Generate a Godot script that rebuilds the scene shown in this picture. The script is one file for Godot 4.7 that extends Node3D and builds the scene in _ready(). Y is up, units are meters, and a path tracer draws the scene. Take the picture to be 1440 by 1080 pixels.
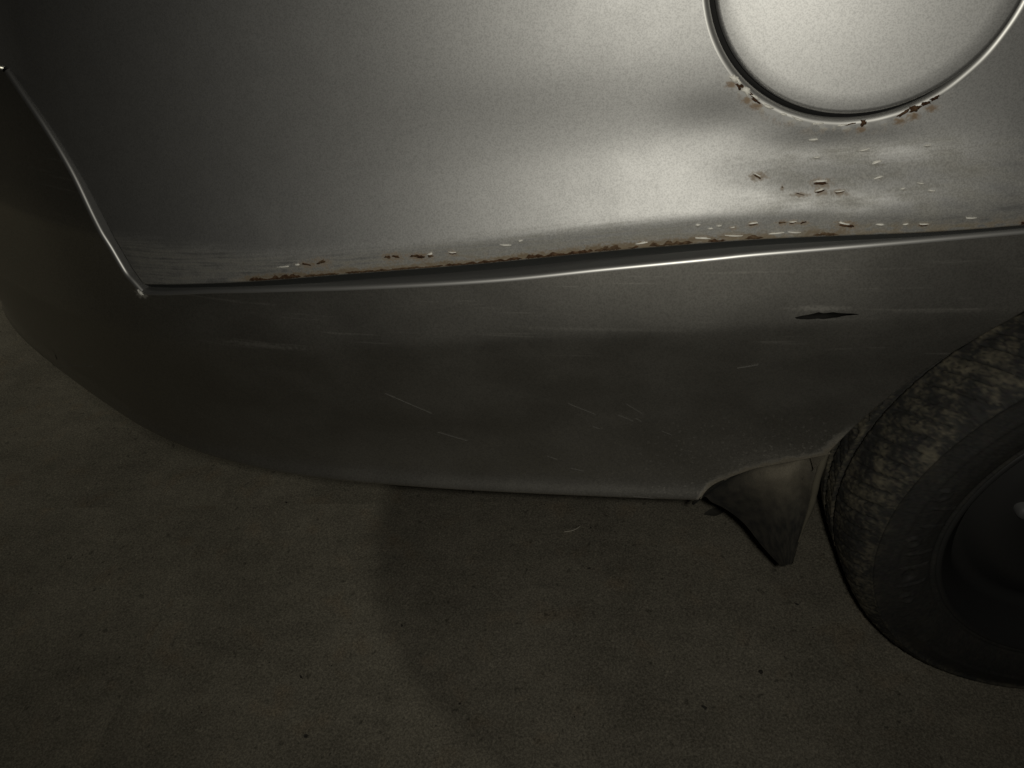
extends Node3D

# ---------------------------------------------------------------- tables of the body's plan curve
var PHU := [-1.5, -1.18, -1.1, -1.0, -0.9, -0.78, -0.68, -0.555, -0.465, -0.40, -0.34, -0.24, -0.09, 0.05, 0.25, 0.5, 2.0]
var PHA := [1.5708, 1.571, 1.5, 1.2, 0.86, 0.72, 0.66, 0.58, 0.44, 0.345, 0.27, 0.16, 0.10, 0.085, 0.04, 0.0, 0.0]
const U0 := -4.4
const ST := 0.002

const NT := 3001
var tph := PackedFloat32Array()
var tpx := PackedFloat32Array()
var tpz := PackedFloat32Array()
var shelf := PackedFloat32Array()          # the crease's shelf: integral of its tilt
const SH0 := -0.2
const SHS := 0.0005
var rng := RandomNumberGenerator.new()
var WHEEL := Vector3(0.576, 0.288, 0.0)


func lerp_table(xs: Array, ys: Array, x: float) -> float:
	if x <= xs[0]:
		return ys[0]
	for i in range(1, xs.size()):
		if x < xs[i]:
			return lerpf(ys[i - 1], ys[i], (x - xs[i - 1]) / (xs[i] - xs[i - 1]))
	return ys[-1]


func blurred(a: PackedFloat32Array, n: int) -> PackedFloat32Array:
	var out := PackedFloat32Array()
	out.resize(a.size())
	var h := n / 2
	var total := 0.0
	for k in range(-h, h + 1):
		total += a[clampi(k, 0, a.size() - 1)]
	for i in a.size():
		out[i] = total / (2 * h + 1)
		total += a[clampi(i + h + 1, 0, a.size() - 1)] - a[clampi(i - h, 0, a.size() - 1)]
	return out


func at(t: PackedFloat32Array, x: float) -> float:
	var i := clampi(int(floor(x)), 0, t.size() - 2)
	return lerpf(t[i], t[i + 1], clampf(x - i, 0.0, 1.0))


func make_tables() -> void:
	tph.resize(NT)
	tpx.resize(NT)
	tpz.resize(NT)
	for i in NT:
		var u := U0 + ST * i
		tph[i] = lerp_table(PHU, PHA, u) if u >= -1.5 else PI - lerp_table(PHU, PHA, -3.0 - u)
	tph = blurred(blurred(tph, 25), 25)
	for i in range(1, NT):
		tpx[i] = tpx[i - 1] + 0.5 * ST * (cos(tph[i]) + cos(tph[i - 1]))
		tpz[i] = tpz[i - 1] + 0.5 * ST * (sin(tph[i]) + sin(tph[i - 1]))
	var x0 := at(tpx, (0.0 - U0) / ST)
	var z0 := at(tpz, (0.12 - U0) / ST) - 0.004
	for i in NT:
		tpx[i] -= x0
		tpz[i] -= z0
	var tw := PackedFloat32Array()
	tw.resize(1401)
	for i in 1401:
		tw[i] = lerp_table([-0.2, -0.005, 0.004, 0.03, 0.06, 0.10, 1.0], [-0.05, -0.07, 0.29, 0.25, 0.09, 0.0, 0.0], SH0 + SHS * i)
	tw = blurred(tw, 5)
	shelf.resize(1401)
	for i in range(1399, -1, -1):
		shelf[i] = shelf[i + 1] + tw[i] * SHS


# a point of the body: u metres along the plan curve, v metres up, d metres outwards
func place(u: float, v: float, d: float) -> Vector3:
	var k := (u - U0) / ST
	var p := at(tph, k)
	return Vector3(at(tpx, k) - sin(p) * d, v, at(tpz, k) + cos(p) * d)


func crease(u: float) -> float:
	return lerp_table([-1.0, -0.243, -0.06, 0.033, 0.1, 0.174, 0.292, 0.5], [0.658, 0.660, 0.677, 0.687, 0.693, 0.698, 0.7055, 0.71], u)


func bump(u: float, v: float, cu: float, cv: float, ru: float, rv: float) -> float:
	var q := (u - cu) * (u - cu) / (ru * ru) + (v - cv) * (v - cv) / (rv * rv)
	return exp(-q) if q < 12.0 else 0.0


func panel_out(u: float, v: float) -> float:
	var a := 0.35 + 0.65 * smoothstep(-0.50, -0.22, u) - 0.15 * smoothstep(0.2, 0.34, u)
	var over := maxf(v - 0.9, 0.0)
	var d := -0.0155 + 0.13 * (0.86 - v) - 4.8 * over * over
	d += a * at(shelf, (v - crease(u) - SH0) / SHS)
	d += 0.0032 * tanh((v - 0.767) / 0.030) * smoothstep(-0.28, 0.04, u)
	# knocks in the metal below the filler door
	d += 0.0095 * bump(u, v, 0.285, 0.702, 0.105, 0.050)
	d -= 0.0075 * bump(u, v, 0.195, 0.730, 0.080, 0.0175)
	d -= 0.0030 * bump(u, v, 0.105, 0.752, 0.040, 0.020)
	d += 0.0007 * bump(u, v, 0.155, 0.708, 0.020, 0.006)
	d -= 0.0007 * bump(u, v, 0.195, 0.699, 0.018, 0.005)
	d -= 0.0008 * bump(u, v, 0.27, 0.704, 0.030, 0.006)
	d += 0.0006 * bump(u, v, 0.25, 0.692, 0.05, 0.005)
	return d


func bumper_out(u: float, v: float) -> float:
	var w := v - lerp_table([-1.2, -0.325, -0.2, 0.05, 0.214, 0.337, 0.6], [0.555, 0.561, 0.577, 0.596, 0.609, 0.615, 0.62], u)
	var l := (v - bottom_edge(u) + 0.003) / 0.014
	var d := 0.032 - 0.015 * w - 0.175 * (sqrt(w * w + 0.00005) - 0.007) + 0.025 * (sqrt((w + 0.05) * (w + 0.05) + 0.0004) - w - 0.05) + (0.0072 * exp(-l * l) if l < 4.0 else 0.0)
	d += 0.012 * smoothstep(-0.55, -1.0, u)
	var up := smoothstep(0.555, 0.70, v) * smoothstep(-0.36, -0.41, u)
	return lerpf(d, panel_out(u, v) + 0.0036, up) if up > 0.0 else d


# outlines in (u, v)
var EDGE_U := [-0.52, -0.3991, -0.3203, -0.2473, -0.1806, -0.0604, 0.0226, 0.0752, 0.1509, 0.3163, 0.44]
var EDGE_V := [0.60, 0.6176, 0.6297, 0.6400, 0.6474, 0.6579, 0.6662, 0.6706, 0.6758, 0.6832, 0.689]
var SIDE_V := [0.60, 0.6176, 0.6321, 0.6549, 0.6810, 0.7191, 0.7547, 0.7933]
var SIDE_U := [-0.398, -0.403, -0.4110, -0.4196, -0.4333, -0.4561, -0.4790, -0.5113]
var TOP_U := [-0.52, -0.4003, -0.3263, -0.2529, -0.1861, -0.0633, 0.0220, 0.1021, 0.1533, 0.3185, 0.44]
var TOP_V := [0.597, 0.6060, 0.6160, 0.6238, 0.6290, 0.6387, 0.6484, 0.6568, 0.6618, 0.6738, 0.681]
var LEFT_V := [0.58, 0.6068, 0.6223, 0.6470, 0.6748, 0.7158, 0.7524, 0.7921]
var LEFT_U := [-0.396, -0.4090, -0.4237, -0.4335, -0.4462, -0.4640, -0.4860, -0.5165]
var CUT_U := [0.1080, 0.1160, 0.1270, 0.1580, 0.1960, 0.2229, 0.30]      # the bumper's corner cut away over the mudflap
var CUT_V := [0.3860, 0.4030, 0.4140, 0.4340, 0.4470, 0.4560, 0.460]
const DOOR := Vector2(0.1875, 0.8472)
const DOOR_R := Vector2(0.1030, 0.0980)
const ARCH := Vector2(0.605, 0.31)
const ARCH_R := 0.412


func in_panel(u: float, v: float) -> float:
	var bottom := v - lerp_table(EDGE_U, EDGE_V, u)
	if u > 0.43:
		bottom = v - 0.30
	var left := maxf(u - lerp_table(SIDE_V, SIDE_U, v), v - 0.7935)
	var hole := (sqrt(pow((u - DOOR.x) / DOOR_R.x, 2) + pow((v - DOOR.y) / DOOR_R.y, 2)) - 1.0) * 0.095
	var arch := Vector2(u, v).distance_to(ARCH) - ARCH_R + 0.02
	return minf(minf(bottom, left), minf(hole, arch))


func bottom_edge(u: float) -> float:
	return 0.395 + 0.024 * smoothstep(-0.40, -0.78, u)


func in_bumper(u: float, v: float) -> float:
	var body := maxf(lerp_table(TOP_U, TOP_V, u) - v, lerp_table(LEFT_V, LEFT_U, v) - u)
	var top := 0.7921 - v
	var arch := Vector2(u, v).distance_to(ARCH) - ARCH_R
	var cut := v - lerp_table(CUT_U, CUT_V, u) if u > 0.1080 else v - 0.3
	var slit := 1.0
	if u > 0.15 and u < 0.235:
		var rag := 0.00035 * sin(u * 1300.0) + 0.00025 * sin(u * 2900.0 + 1.0)
		var hi := lerp_table([0.150, 0.1640, 0.1700, 0.1775, 0.1855, 0.1980, 0.2080, 0.2200, 0.235], [0.606, 0.6112, 0.6132, 0.6152, 0.6165, 0.6164, 0.6156, 0.6150, 0.606], u)
		var lo := lerp_table([0.150, 0.1640, 0.1700, 0.1850, 0.1940, 0.2030, 0.2120, 0.2200, 0.235], [0.616, 0.6110, 0.6108, 0.6112, 0.6116, 0.6134, 0.6146, 0.6150, 0.620], u)
		slit = maxf(v - hi - rag, lo + rag * 0.6 - v)
	var low := v - bottom_edge(u)
	return minf(minf(minf(body, top), minf(arch, cut)), minf(slit, minf(low, 0.42 - u)))


# ---------------------------------------------------------------- mesh helpers
func put(st: SurfaceTool, p: Vector3, n: Vector3, uv: Vector2) -> void:
	st.set_normal(n)
	st.set_uv(uv)
	st.set_uv2(uv)
	st.add_vertex(p)


func normal_at(u: float, v: float, out: Callable) -> Vector3:
	var e := 0.0008
	var p := place(u, v, out.call(u, v))
	var a := place(u + e, v, out.call(u + e, v)) - p
	var b := place(u, v + e, out.call(u, v + e)) - p
	return a.cross(b).normalized()


# the skin of a body panel: a grid in (u, v), cut along inside = 0
func skin(st: SurfaceTool, us: PackedFloat32Array, vs: PackedFloat32Array, out: Callable, inside: Callable) -> void:
	var nu := us.size()
	var f := PackedFloat32Array()
	var p := PackedVector3Array()
	var n := PackedVector3Array()
	for v in vs:
		for u in us:
			f.append(inside.call(u, v))
			p.append(place(u, v, out.call(u, v)))
	n.resize(p.size())
	for j in vs.size():
		for i in nu:
			var k := j * nu + i
			var near := f[k] > -0.012
			n[k] = normal_at(us[i], vs[j], out) if near else Vector3.BACK
	for j in vs.size() - 1:
		for i in nu - 1:
			var c := [j * nu + i, j * nu + i + 1, (j + 1) * nu + i + 1, (j + 1) * nu + i]
			for t in [[c[0], c[2], c[1]], [c[0], c[3], c[2]]]:
				var count := int(f[t[0]] >= 0.0) + int(f[t[1]] >= 0.0) + int(f[t[2]] >= 0.0)
				if count == 0:
					continue
				var poly := []
				for k in 3:
					var a: int = t[k]
					var b: int = t[(k + 1) % 3]
					var ua := Vector2(us[a % nu], vs[a / nu])
					if f[a] >= 0.0:
						poly.append([p[a], n[a], ua])
					if (f[a] >= 0.0) != (f[b] >= 0.0):
						var s := f[a] / (f[a] - f[b])
						var m := ua.lerp(Vector2(us[b % nu], vs[b / nu]), s)
						poly.append([place(m.x, m.y, out.call(m.x, m.y)), n[a].lerp(n[b], s).normalized(), m])
				for k in range(1, poly.size() - 1):
					for q in [poly[0], poly[k], poly[k + 1]]:
						put(st, q[0], q[1], q[2])


func steps(from: float, to: float, step: float) -> PackedFloat32Array:
	var a := PackedFloat32Array()
	var n := maxi(1, int(round((to - from) / step)))
	for i in n + 1:
		a.append(lerpf(from, to, float(i) / n))
	return a


func smooth_line(pts: PackedVector2Array, step: float, closed := false) -> PackedVector2Array:
	var c := Curve2D.new()
	var n := pts.size()
	for i in n:
		var a := pts[(i - 1 + n) % n] if closed or i > 0 else pts[i]
		var b := pts[(i + 1) % n] if closed or i < n - 1 else pts[i]
		var t := (b - a) / 6.0
		c.add_point(pts[i], -t, t)
	if closed:
		var t0 := (pts[1] - pts[n - 1]) / 6.0
		c.add_point(pts[0], -t0, t0)
	c.bake_interval = step
	return c.get_baked_points()


# a rolled edge: the profile (towards the gap, inwards) swept along a line in (u, v); the gap lies to the right of the line
func roll(st: SurfaceTool, line: PackedVector2Array, profile: PackedVector2Array, out: Callable, wobble := 0.0) -> void:
	var rows := []
	for i in line.size():
		var t := (line[mini(i + 1, line.size() - 1)] - line[maxi(i - 1, 0)]).normalized()
		var side := Vector2(t.y, -t.x)
		var row := PackedVector3Array()
		for k in profile.size():
			var q := line[i] + side * profile[k].x
			var shake := wobble * float(k) / profile.size() * (sin(line[i].x * 310.0) + sin(line[i].x * 123.0 + line[i].y * 190.0)) if wobble > 0.0 else 0.0
			row.append(place(q.x, q.y, out.call(line[i].x, line[i].y) - profile[k].y - shake))
		rows.append(row)
	for i in line.size() - 1:
		for k in profile.size() - 1:
			var a: Vector3 = rows[i][k]
			var b: Vector3 = rows[i + 1][k]
			var c: Vector3 = rows[i + 1][k + 1]
			var d: Vector3 = rows[i][k + 1]
			var na := edge_normal(rows, i, k)
			var nb := edge_normal(rows, i + 1, k)
			var nc := edge_normal(rows, i + 1, k + 1)
			var nd := edge_normal(rows, i, k + 1)
			var t0 := (line[mini(i + 1, line.size() - 1)] - line[maxi(i - 1, 0)]).normalized()
			var s0 := Vector2(t0.y, -t0.x)
			var w0 := line[i] + s0 * (profile[k].x + profile[k].y)
			var w1 := line[i] + s0 * (profile[k + 1].x + profile[k + 1].y)
			var x0 := line[i + 1] + s0 * (profile[k].x + profile[k].y)
			var x1 := line[i + 1] + s0 * (profile[k + 1].x + profile[k + 1].y)
			for q in [[a, na, w0], [b, nb, x0], [c, nc, x1], [a, na, w0], [c, nc, x1], [d, nd, w1]]:
				put(st, q[0], q[1], q[2])


func edge_normal(rows: Array, i: int, k: int) -> Vector3:
	var along: Vector3 = rows[mini(i + 1, rows.size() - 1)][k] - rows[maxi(i - 1, 0)][k]
	var last: int = rows[i].size() - 1
	var across: Vector3 = rows[i][mini(k + 1, last)] - rows[i][maxi(k - 1, 0)]
	var n := across.cross(along).normalized()
	return n


func arc(r: float, to_deg: float, tail: float, n := 6) -> PackedVector2Array:
	var a := PackedVector2Array()
	for i in n + 1:
		var t := deg_to_rad(to_deg) * i / n
		a.append(Vector2(r * sin(t), r * (1.0 - cos(t))))
	var dir := Vector2(cos(deg_to_rad(to_deg)), sin(deg_to_rad(to_deg)))
	a.append(a[-1] + dir * 0.0006)
	a.append(a[-1] + dir * tail)
	return a


func obj(called: String, mesh: Mesh, m: Material, parent: Node) -> MeshInstance3D:
	var o := MeshInstance3D.new()
	o.name = called
	o.mesh = mesh
	o.material_override = m
	parent.add_child(o, true)
	return o


func start() -> SurfaceTool:
	var st := SurfaceTool.new()
	st.begin(Mesh.PRIMITIVE_TRIANGLES)
	return st


func tag(o: Node, label: String, category := "", group := "", kind := "") -> void:
	if label:
		o.set_meta("label", label)
	if category:
		o.set_meta("category", category)
	if group:
		o.set_meta("group", group)
	if kind:
		o.set_meta("kind", kind)


# a turned shape round the z axis: profile of (radius, z)
func lathe(profile: PackedVector2Array, n: int, cap := false) -> SurfaceTool:
	var st := start()
	for i in n:
		for k in profile.size() - 1:
			var q := []
			for e in [[i, k], [i + 1, k], [i + 1, k + 1], [i, k + 1]]:
				var a: float = TAU * e[0] / n
				var w := profile[e[1]]
				q.append(Vector3(w.x * cos(a), w.x * sin(a), w.y))
			st.set_uv(Vector2(float(i) / n, float(k) / profile.size()))
			for v in [q[0], q[2], q[1], q[0], q[3], q[2]]:
				st.add_vertex(v)
	st.generate_normals()
	return st


# ---------------------------------------------------------------- materials
func noise(f: float, seed_: int, oct := 4, type := FastNoiseLite.TYPE_SIMPLEX_SMOOTH) -> FastNoiseLite:
	var n := FastNoiseLite.new()
	n.noise_type = type
	n.frequency = f
	n.seed = seed_
	n.fractal_octaves = oct
	return n


func grain_image(size: int, lo: float, hi: float, seed_: int) -> ImageTexture:
	var r := RandomNumberGenerator.new()
	r.seed = seed_
	var im := Image.create_empty(size, size, false, Image.FORMAT_RGB8)
	for y in size:
		for x in size:
			var g := lerpf(lo, hi, 0.5 * (r.randf() + r.randf()))
			im.set_pixel(x, y, Color(g + r.randf_range(-0.02, 0.02), g, g + r.randf_range(-0.025, 0.025)))
	return ImageTexture.create_from_image(im)


func plain(c: Color, rough: float, metal := 0.0) -> StandardMaterial3D:
	var m := StandardMaterial3D.new()
	m.albedo_color = c.linear_to_srgb()
	m.roughness = rough
	m.metallic = metal
	return m


# paint with dirt and scuffs of its own; the pictures cover u from u0 to u1 and v from v0 to v1
func paint(col: Color, u0: float, u1: float, v0: float, v1: float, w: int, h: int, wear: Callable, stains := []) -> StandardMaterial3D:
	var im := Image.create_empty(w, h, false, Image.FORMAT_RGB8)
	var orm := Image.create_empty(w, h, false, Image.FORMAT_RGB8)
	for y in h:
		for x in w:
			var r: Array = wear.call(lerpf(u0, u1, (x + 0.5) / w), lerpf(v0, v1, (y + 0.5) / h))
			var c: Color = r[0]
			im.set_pixel(x, y, c.linear_to_srgb())
			orm.set_pixel(x, y, Color(1.0, r[1], r[2]))
	var ragged := noise(1.0, 97, 3)
	for s in stains:
		var c := Vector2((s[0] - u0) / (u1 - u0) * w, (s[1] - v0) / (v1 - v0) * h)
		var rad := Vector2(s[2] / (u1 - u0) * w, s[3] / (v1 - v0) * h)
		for y in range(maxi(0, int(c.y - rad.y)), mini(h, int(c.y + rad.y) + 1)):
			for x in range(maxi(0, int(c.x - rad.x)), mini(w, int(c.x + rad.x) + 1)):
				var q := Vector2((x - c.x) / rad.x, (y - c.y) / rad.y).length() + 0.55 * ragged.get_noise_2d(x * 0.16, y * 0.22)
				var k: float = s[5] * smoothstep(1.0, 0.25, q)
				if k <= 0.0:
					continue
				var old := im.get_pixel(x, y).srgb_to_linear()
				var tint: Color = s[4]
				im.set_pixel(x, y, old.lerp(tint * (0.75 + 0.5 * old.g), k).linear_to_srgb())
				var oo := orm.get_pixel(x, y)
				orm.set_pixel(x, y, Color(1.0, lerpf(oo.g, 0.8, k), oo.b * (1.0 - k)))
	var m := StandardMaterial3D.new()
	m.albedo_color = col.linear_to_srgb()
	m.albedo_texture = ImageTexture.create_from_image(im)
	var o := ImageTexture.create_from_image(orm)
	m.roughness = 1.0
	m.roughness_texture = o
	m.roughness_texture_channel = BaseMaterial3D.TEXTURE_CHANNEL_GREEN
	m.metallic = 1.0
	m.metallic_texture = o
	m.metallic_texture_channel = BaseMaterial3D.TEXTURE_CHANNEL_BLUE
	m.texture_repeat = false
	m.uv1_scale = Vector3(1.0 / (u1 - u0), 1.0 / (v1 - v0), 1)
	m.uv1_offset = Vector3(-u0 / (u1 - u0), -v0 / (v1 - v0), 0)
	m.metallic_specular = 0.5
	return m


func _ready() -> void:
	# ------------------------------------------------ camera, air, light, exposure
	var eye := Vector3(0, 0.9437, 0.5528)
	var fwd := Vector3(-0.0905, -0.5994, -0.7953)
	var right0 := Vector3(cos(-0.1132), 0, sin(-0.1132))
	var up0 := right0.cross(fwd.normalized())
	var right := cos(-0.0967) * right0 + sin(-0.0967) * up0
	var up := right.cross(fwd.normalized())
	var cam := Camera3D.new()
	cam.name = "camera"
	cam.transform = Transform3D(Basis(right, up, -fwd.normalized()), eye)
	cam.fov = 53.13
	cam.near = 0.02
	cam.far = 60.0
	add_child(cam)
	var we := WorldEnvironment.new()
	we.name = "environment"
	var env := Environment.new()
	env.background_mode = Environment.BG_COLOR
	env.background_color = Color(0.0045, 0.0043, 0.0040).linear_to_srgb()
	env.tonemap_mode = Environment.TONE_MAPPER_LINEAR
	env.tonemap_exposure = 1.0
	env.sdfgi_enabled = true
	env.ssao_enabled = true
	env.ssil_enabled = true
	we.environment = env
	add_child(we)
	var flash := SpotLight3D.new()           # the camera's own flash, beside its lens
	flash.name = "camera_flash"
	flash.light_energy = 0.172
	flash.light_color = Color(1.0, 0.985, 0.94)
	flash.light_size = 0.008
	flash.spot_angle = 56.0
	flash.spot_angle_attenuation = 1.0
	flash.spot_range = 12.0
	flash.spot_attenuation = 2.0
	flash.shadow_enabled = true
	add_child(flash)
	flash.look_at_from_position(eye + right * 0.03 + up * 0.004, eye + fwd + right * 0.12 + up * 0.10)
	var lamp := OmniLight3D.new()            # a lamp behind the car's far corner
	lamp.name = "distant_lamp"
	lamp.position = Vector3(-2.85, 1.87, -1.45)
	lamp.light_energy = 0.84
	lamp.light_color = Color(1.0, 0.985, 0.92)
	lamp.light_size = 0.045
	lamp.omni_range = 14.0
	lamp.omni_attenuation = 2.0
	lamp.shadow_enabled = true
	add_child(lamp)

	rng.seed = 7
	make_tables()
	soften(EDGE_U, EDGE_V)
	soften(TOP_U, TOP_V)
	soften(SIDE_V, SIDE_U)
	soften(LEFT_V, LEFT_U)
	build_ground()
	build_car()
	build_litter()


# ---------------------------------------------------------------- the floor
func build_ground() -> void:
	var size := 1536
	var big := noise(0.0035, 3, 4)
	var mid := noise(0.02, 5, 5)
	var fine := noise(0.25, 8, 2)
	var warm := noise(0.012, 11, 3)
	var trowel := noise(0.02, 17, 3)
	var specks := noise(0.055, 21, 2)
	var im := Image.create_empty(size, size, false, Image.FORMAT_RGB8)
	var hm := Image.create_empty(size, size, false, Image.FORMAT_RGB8)
	var r := RandomNumberGenerator.new()
	r.seed = 31
	for y in size:
		for x in size:
			var g := 0.205 + 0.05 * big.get_noise_2d(x, y) + 0.028 * mid.get_noise_2d(x, y) + 0.08 * fine.get_noise_2d(x, y)
			g += 0.02 * trowel.get_noise_2d(x * 0.35, y * 1.6)
			var t := warm.get_noise_2d(x, y)
			var s := specks.get_noise_2d(x, y)
			if s > 0.60:
				g *= 1.0 - minf(0.4, (s - 0.60) * 3.0)
			if s < -0.6:
				g *= 1.0 + minf(0.15, (-s - 0.6) * 2.0)
			g *= r.randf_range(0.62, 1.38)
			var red := maxf(0.0, t - 0.25) * 0.12
			im.set_pixel(x, y, Color(g * (1.08 + red), g * (0.985 - 0.3 * red), g * (0.77 - red)).linear_to_srgb())
			var hgt := 0.5 + 0.25 * mid.get_noise_2d(x, y) + 0.18 * fine.get_noise_2d(x, y) - (0.2 if s > 0.64 else 0.0)
			hm.set_pixel(x, y, Color(hgt, hgt, hgt))
	var m := StandardMaterial3D.new()
	m.albedo_texture = ImageTexture.create_from_image(im)
	m.roughness = 0.9
	m.metallic_specular = 0.3
	m.heightmap_enabled = true
	m.heightmap_texture = ImageTexture.create_from_image(hm)
	m.heightmap_scale = 0.09
	m.uv1_scale = Vector3(8.0, 8.0, 1)
	m.uv1_offset = Vector3(0.37, 0.21, 0)
	var pm := PlaneMesh.new()
	pm.size = Vector2(14, 14)
	var o := obj("ground", pm, m, self)
	tag(o, "dusty grey brown concrete floor under and beside the silver car", "floor", "", "structure")


# ---------------------------------------------------------------- the car
func build_car() -> void:
	var car := Node3D.new()
	car.name = "silver_car"
	add_child(car)
	tag(car, "silver car seen close at its rear corner, rusted above the rear bumper", "car")
	var col := Color(0.47, 0.468, 0.455)
	var streak := noise(1.0, 41, 4)
	var blot := noise(1.0, 43, 4)
	var specks := noise(1.0, 47, 3)
	var flake := RandomNumberGenerator.new()
	flake.seed = 51
	var panel_wear := func(u: float, v: float) -> Array:
		var g := flake.randf_range(0.74, 1.14)
		var c := Color(g, g, g)
		var rough := 0.56 + 0.02 * blot.get_noise_2d(u * 30.0, v * 30.0)
		var metal := 0.84
		# scuffed and dusty band along the bottom
		var below := smoothstep(0.010, -0.012, v - crease(u)) * smoothstep(0.004, -0.012, v - 0.694)
		if u < -0.22:
			below = maxf(below, smoothstep(0.655, 0.640, v + 0.008 * streak.get_noise_2d(u * 6.0, v * 20.0)))
		var st := streak.get_noise_2d(u * 11.0 + v * 20.0, v * 330.0 - u * 30.0)
		var dust := clampf(below * (0.45 + 0.75 * st + 0.25 * blot.get_noise_2d(u * 60.0, v * 60.0)), 0.0, 0.9)
		dust = maxf(dust, (0.28 + 0.5 * blot.get_noise_2d(u * 25.0, v * 70.0) + 0.2 * st) * smoothstep(0.08, 0.20, u) * smoothstep(0.755, 0.725, v))
		c = c.lerp(Color(0.62, 0.60, 0.53) * g, dust)
		metal *= 1.0 - 0.75 * dust
		rough += 0.2 * dust
		# rust creeping up from the edge
		var e := v - lerp_table(EDGE_U, EDGE_V, u)
		var creep := smoothstep(0.011, 0.0, e - 0.004 * blot.get_noise_2d(u * 45.0, 3.0)) * smoothstep(-0.05, 0.35, blot.get_noise_2d(u * 70.0, v * 140.0) + 0.25 * smoothstep(-0.1, 0.05, u))
		creep *= smoothstep(-0.30, -0.24, u)
		c = c.lerp(Color(0.42, 0.31, 0.16) * g, 0.55 * creep)
		# rust bleeding round the filler opening's lower rim
		var h := (sqrt(pow((u - DOOR.x) / DOOR_R.x, 2) + pow((v - DOOR.y) / DOOR_R.y, 2)) - 1.0) * 0.095
		var bleed := smoothstep(0.011, 0.001, h) * smoothstep(0.79, 0.765, v) * smoothstep(0.0, 0.4, blot.get_noise_2d(u * 120.0, v * 90.0) + 0.1) * smoothstep(0.26, 0.235, u)
		c = c.lerp(Color(0.40, 0.26, 0.13) * g, 0.5 * bleed * smoothstep(0.0, 0.003, h))
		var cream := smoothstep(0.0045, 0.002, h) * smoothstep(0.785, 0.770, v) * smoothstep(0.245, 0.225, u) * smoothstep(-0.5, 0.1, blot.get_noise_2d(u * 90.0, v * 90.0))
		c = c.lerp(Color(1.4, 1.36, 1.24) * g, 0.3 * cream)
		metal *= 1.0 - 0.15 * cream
		metal *= 1.0 - 0.8 * maxf(creep, bleed)
		return [c, clampf(rough, 0.2, 0.95), clampf(metal, 0.0, 1.0)]
	var panel_paint := paint(col, -0.55, 0.47, 0.60, 0.90, 1700, 500, panel_wear, stains_of_chips())
	var bumper_wear := func(u: float, v: float) -> Array:
		var g := flake.randf_range(0.74, 1.14)
		var c := Color(g, g, g)
		var dust := 0.02 + 0.06 * blot.get_noise_2d(u * 9.0, v * 14.0) + 0.10 * smoothstep(0.5, 0.39, v)
		dust *= smoothstep(-0.60, -0.30, u)
		dust += 0.5 * smoothstep(0.10, 0.21, u) * smoothstep(0.47, 0.43, v) * (0.6 + 0.6 * specks.get_noise_2d(u * 160.0, v * 160.0))
		dust += 0.10 * smoothstep(0.40, 0.65, streak.get_noise_2d(u * 5.0, v * 150.0)) * smoothstep(0.55, 0.58, v)
		dust += 0.3 * smoothstep(0.42, 0.55, specks.get_noise_2d(u * 210.0, v * 210.0)) * smoothstep(0.53, 0.45, v) * smoothstep(-0.1, 0.2, u)
		if u > 0.108:
			var lip := minf(v - lerp_table(CUT_U, CUT_V, u), Vector2(u, v).distance_to(ARCH) - ARCH_R)
			dust += 0.75 * smoothstep(0.50, 0.46, v) * smoothstep(0.009, 0.001, lip + 0.004 * specks.get_noise_2d(u * 70.0, v * 70.0)) * smoothstep(0.62, 0.5, v)
		dust = clampf(dust, 0.0, 0.9)
		c = c.lerp(Color(0.40, 0.36, 0.29) * g, dust)
		return [c, 0.37 + 0.30 * dust, 0.93 * (1.0 - 0.85 * dust)]
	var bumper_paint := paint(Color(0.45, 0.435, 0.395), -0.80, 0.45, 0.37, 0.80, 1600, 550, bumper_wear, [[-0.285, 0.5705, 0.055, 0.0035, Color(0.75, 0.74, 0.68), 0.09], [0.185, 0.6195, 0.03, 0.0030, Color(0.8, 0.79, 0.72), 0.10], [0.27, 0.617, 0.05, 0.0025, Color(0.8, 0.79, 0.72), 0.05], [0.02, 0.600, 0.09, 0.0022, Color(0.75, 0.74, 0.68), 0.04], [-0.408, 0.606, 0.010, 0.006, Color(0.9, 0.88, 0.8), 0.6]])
	var dark := plain(Color(0.016, 0.016, 0.015), 0.85)
	var dusty_black := plain(Color(0.05, 0.048, 0.042), 0.9)

	# quarter panel
	var st := start()
	var fine_u := steps(-0.62, 0.45, 0.0035)
	var fine_v := steps(0.595, 0.90, 0.0025)
	skin(st, fine_u, fine_v, panel_out, in_panel)
	skin(st, fine_u, steps(0.90, 1.0, 0.01), panel_out, in_panel)
	skin(st, steps(-3.7, -0.62, 0.03), steps(0.7935, 1.0, 0.02), panel_out, in_panel)
	skin(st, steps(0.45, 1.5, 0.012), steps(0.30, 1.0, 0.012), panel_out, in_panel)
	# its lower edge, its edge beside the bumper and the opening for the filler door
	var low := PackedVector2Array()
	for i in EDGE_U.size():
		if EDGE_U[i] > -0.400:
			low.append(Vector2(EDGE_U[i], EDGE_V[i]))
	low.insert(0, Vector2(-0.4035, lerp_table(EDGE_U, EDGE_V, -0.4035)))
	var low_line := densify(low, 0.004)
	roll(st, low_line, arc(0.0022, 42.0, 0.0004), panel_out, 0.0)
	var side := PackedVector2Array()
	for i in range(SIDE_U.size() - 1, 0, -1):
		if SIDE_V[i] > 0.617:
			side.append(Vector2(SIDE_U[i], SIDE_V[i]))
	roll(st, flip(densify(flip(side), 0.004)), arc(0.0022, 88.0, 0.012), panel_out)
	var ring := PackedVector2Array()
	for i in 241:
		var a := TAU * i / 240.0
		ring.append(DOOR + Vector2(cos(a) * DOOR_R.x, sin(a) * DOOR_R.y))
	var opening := start()
	roll(opening, flip(ring), arc(0.0044, 72.0, 0.0003, 8), panel_out, 0.00014)
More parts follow.
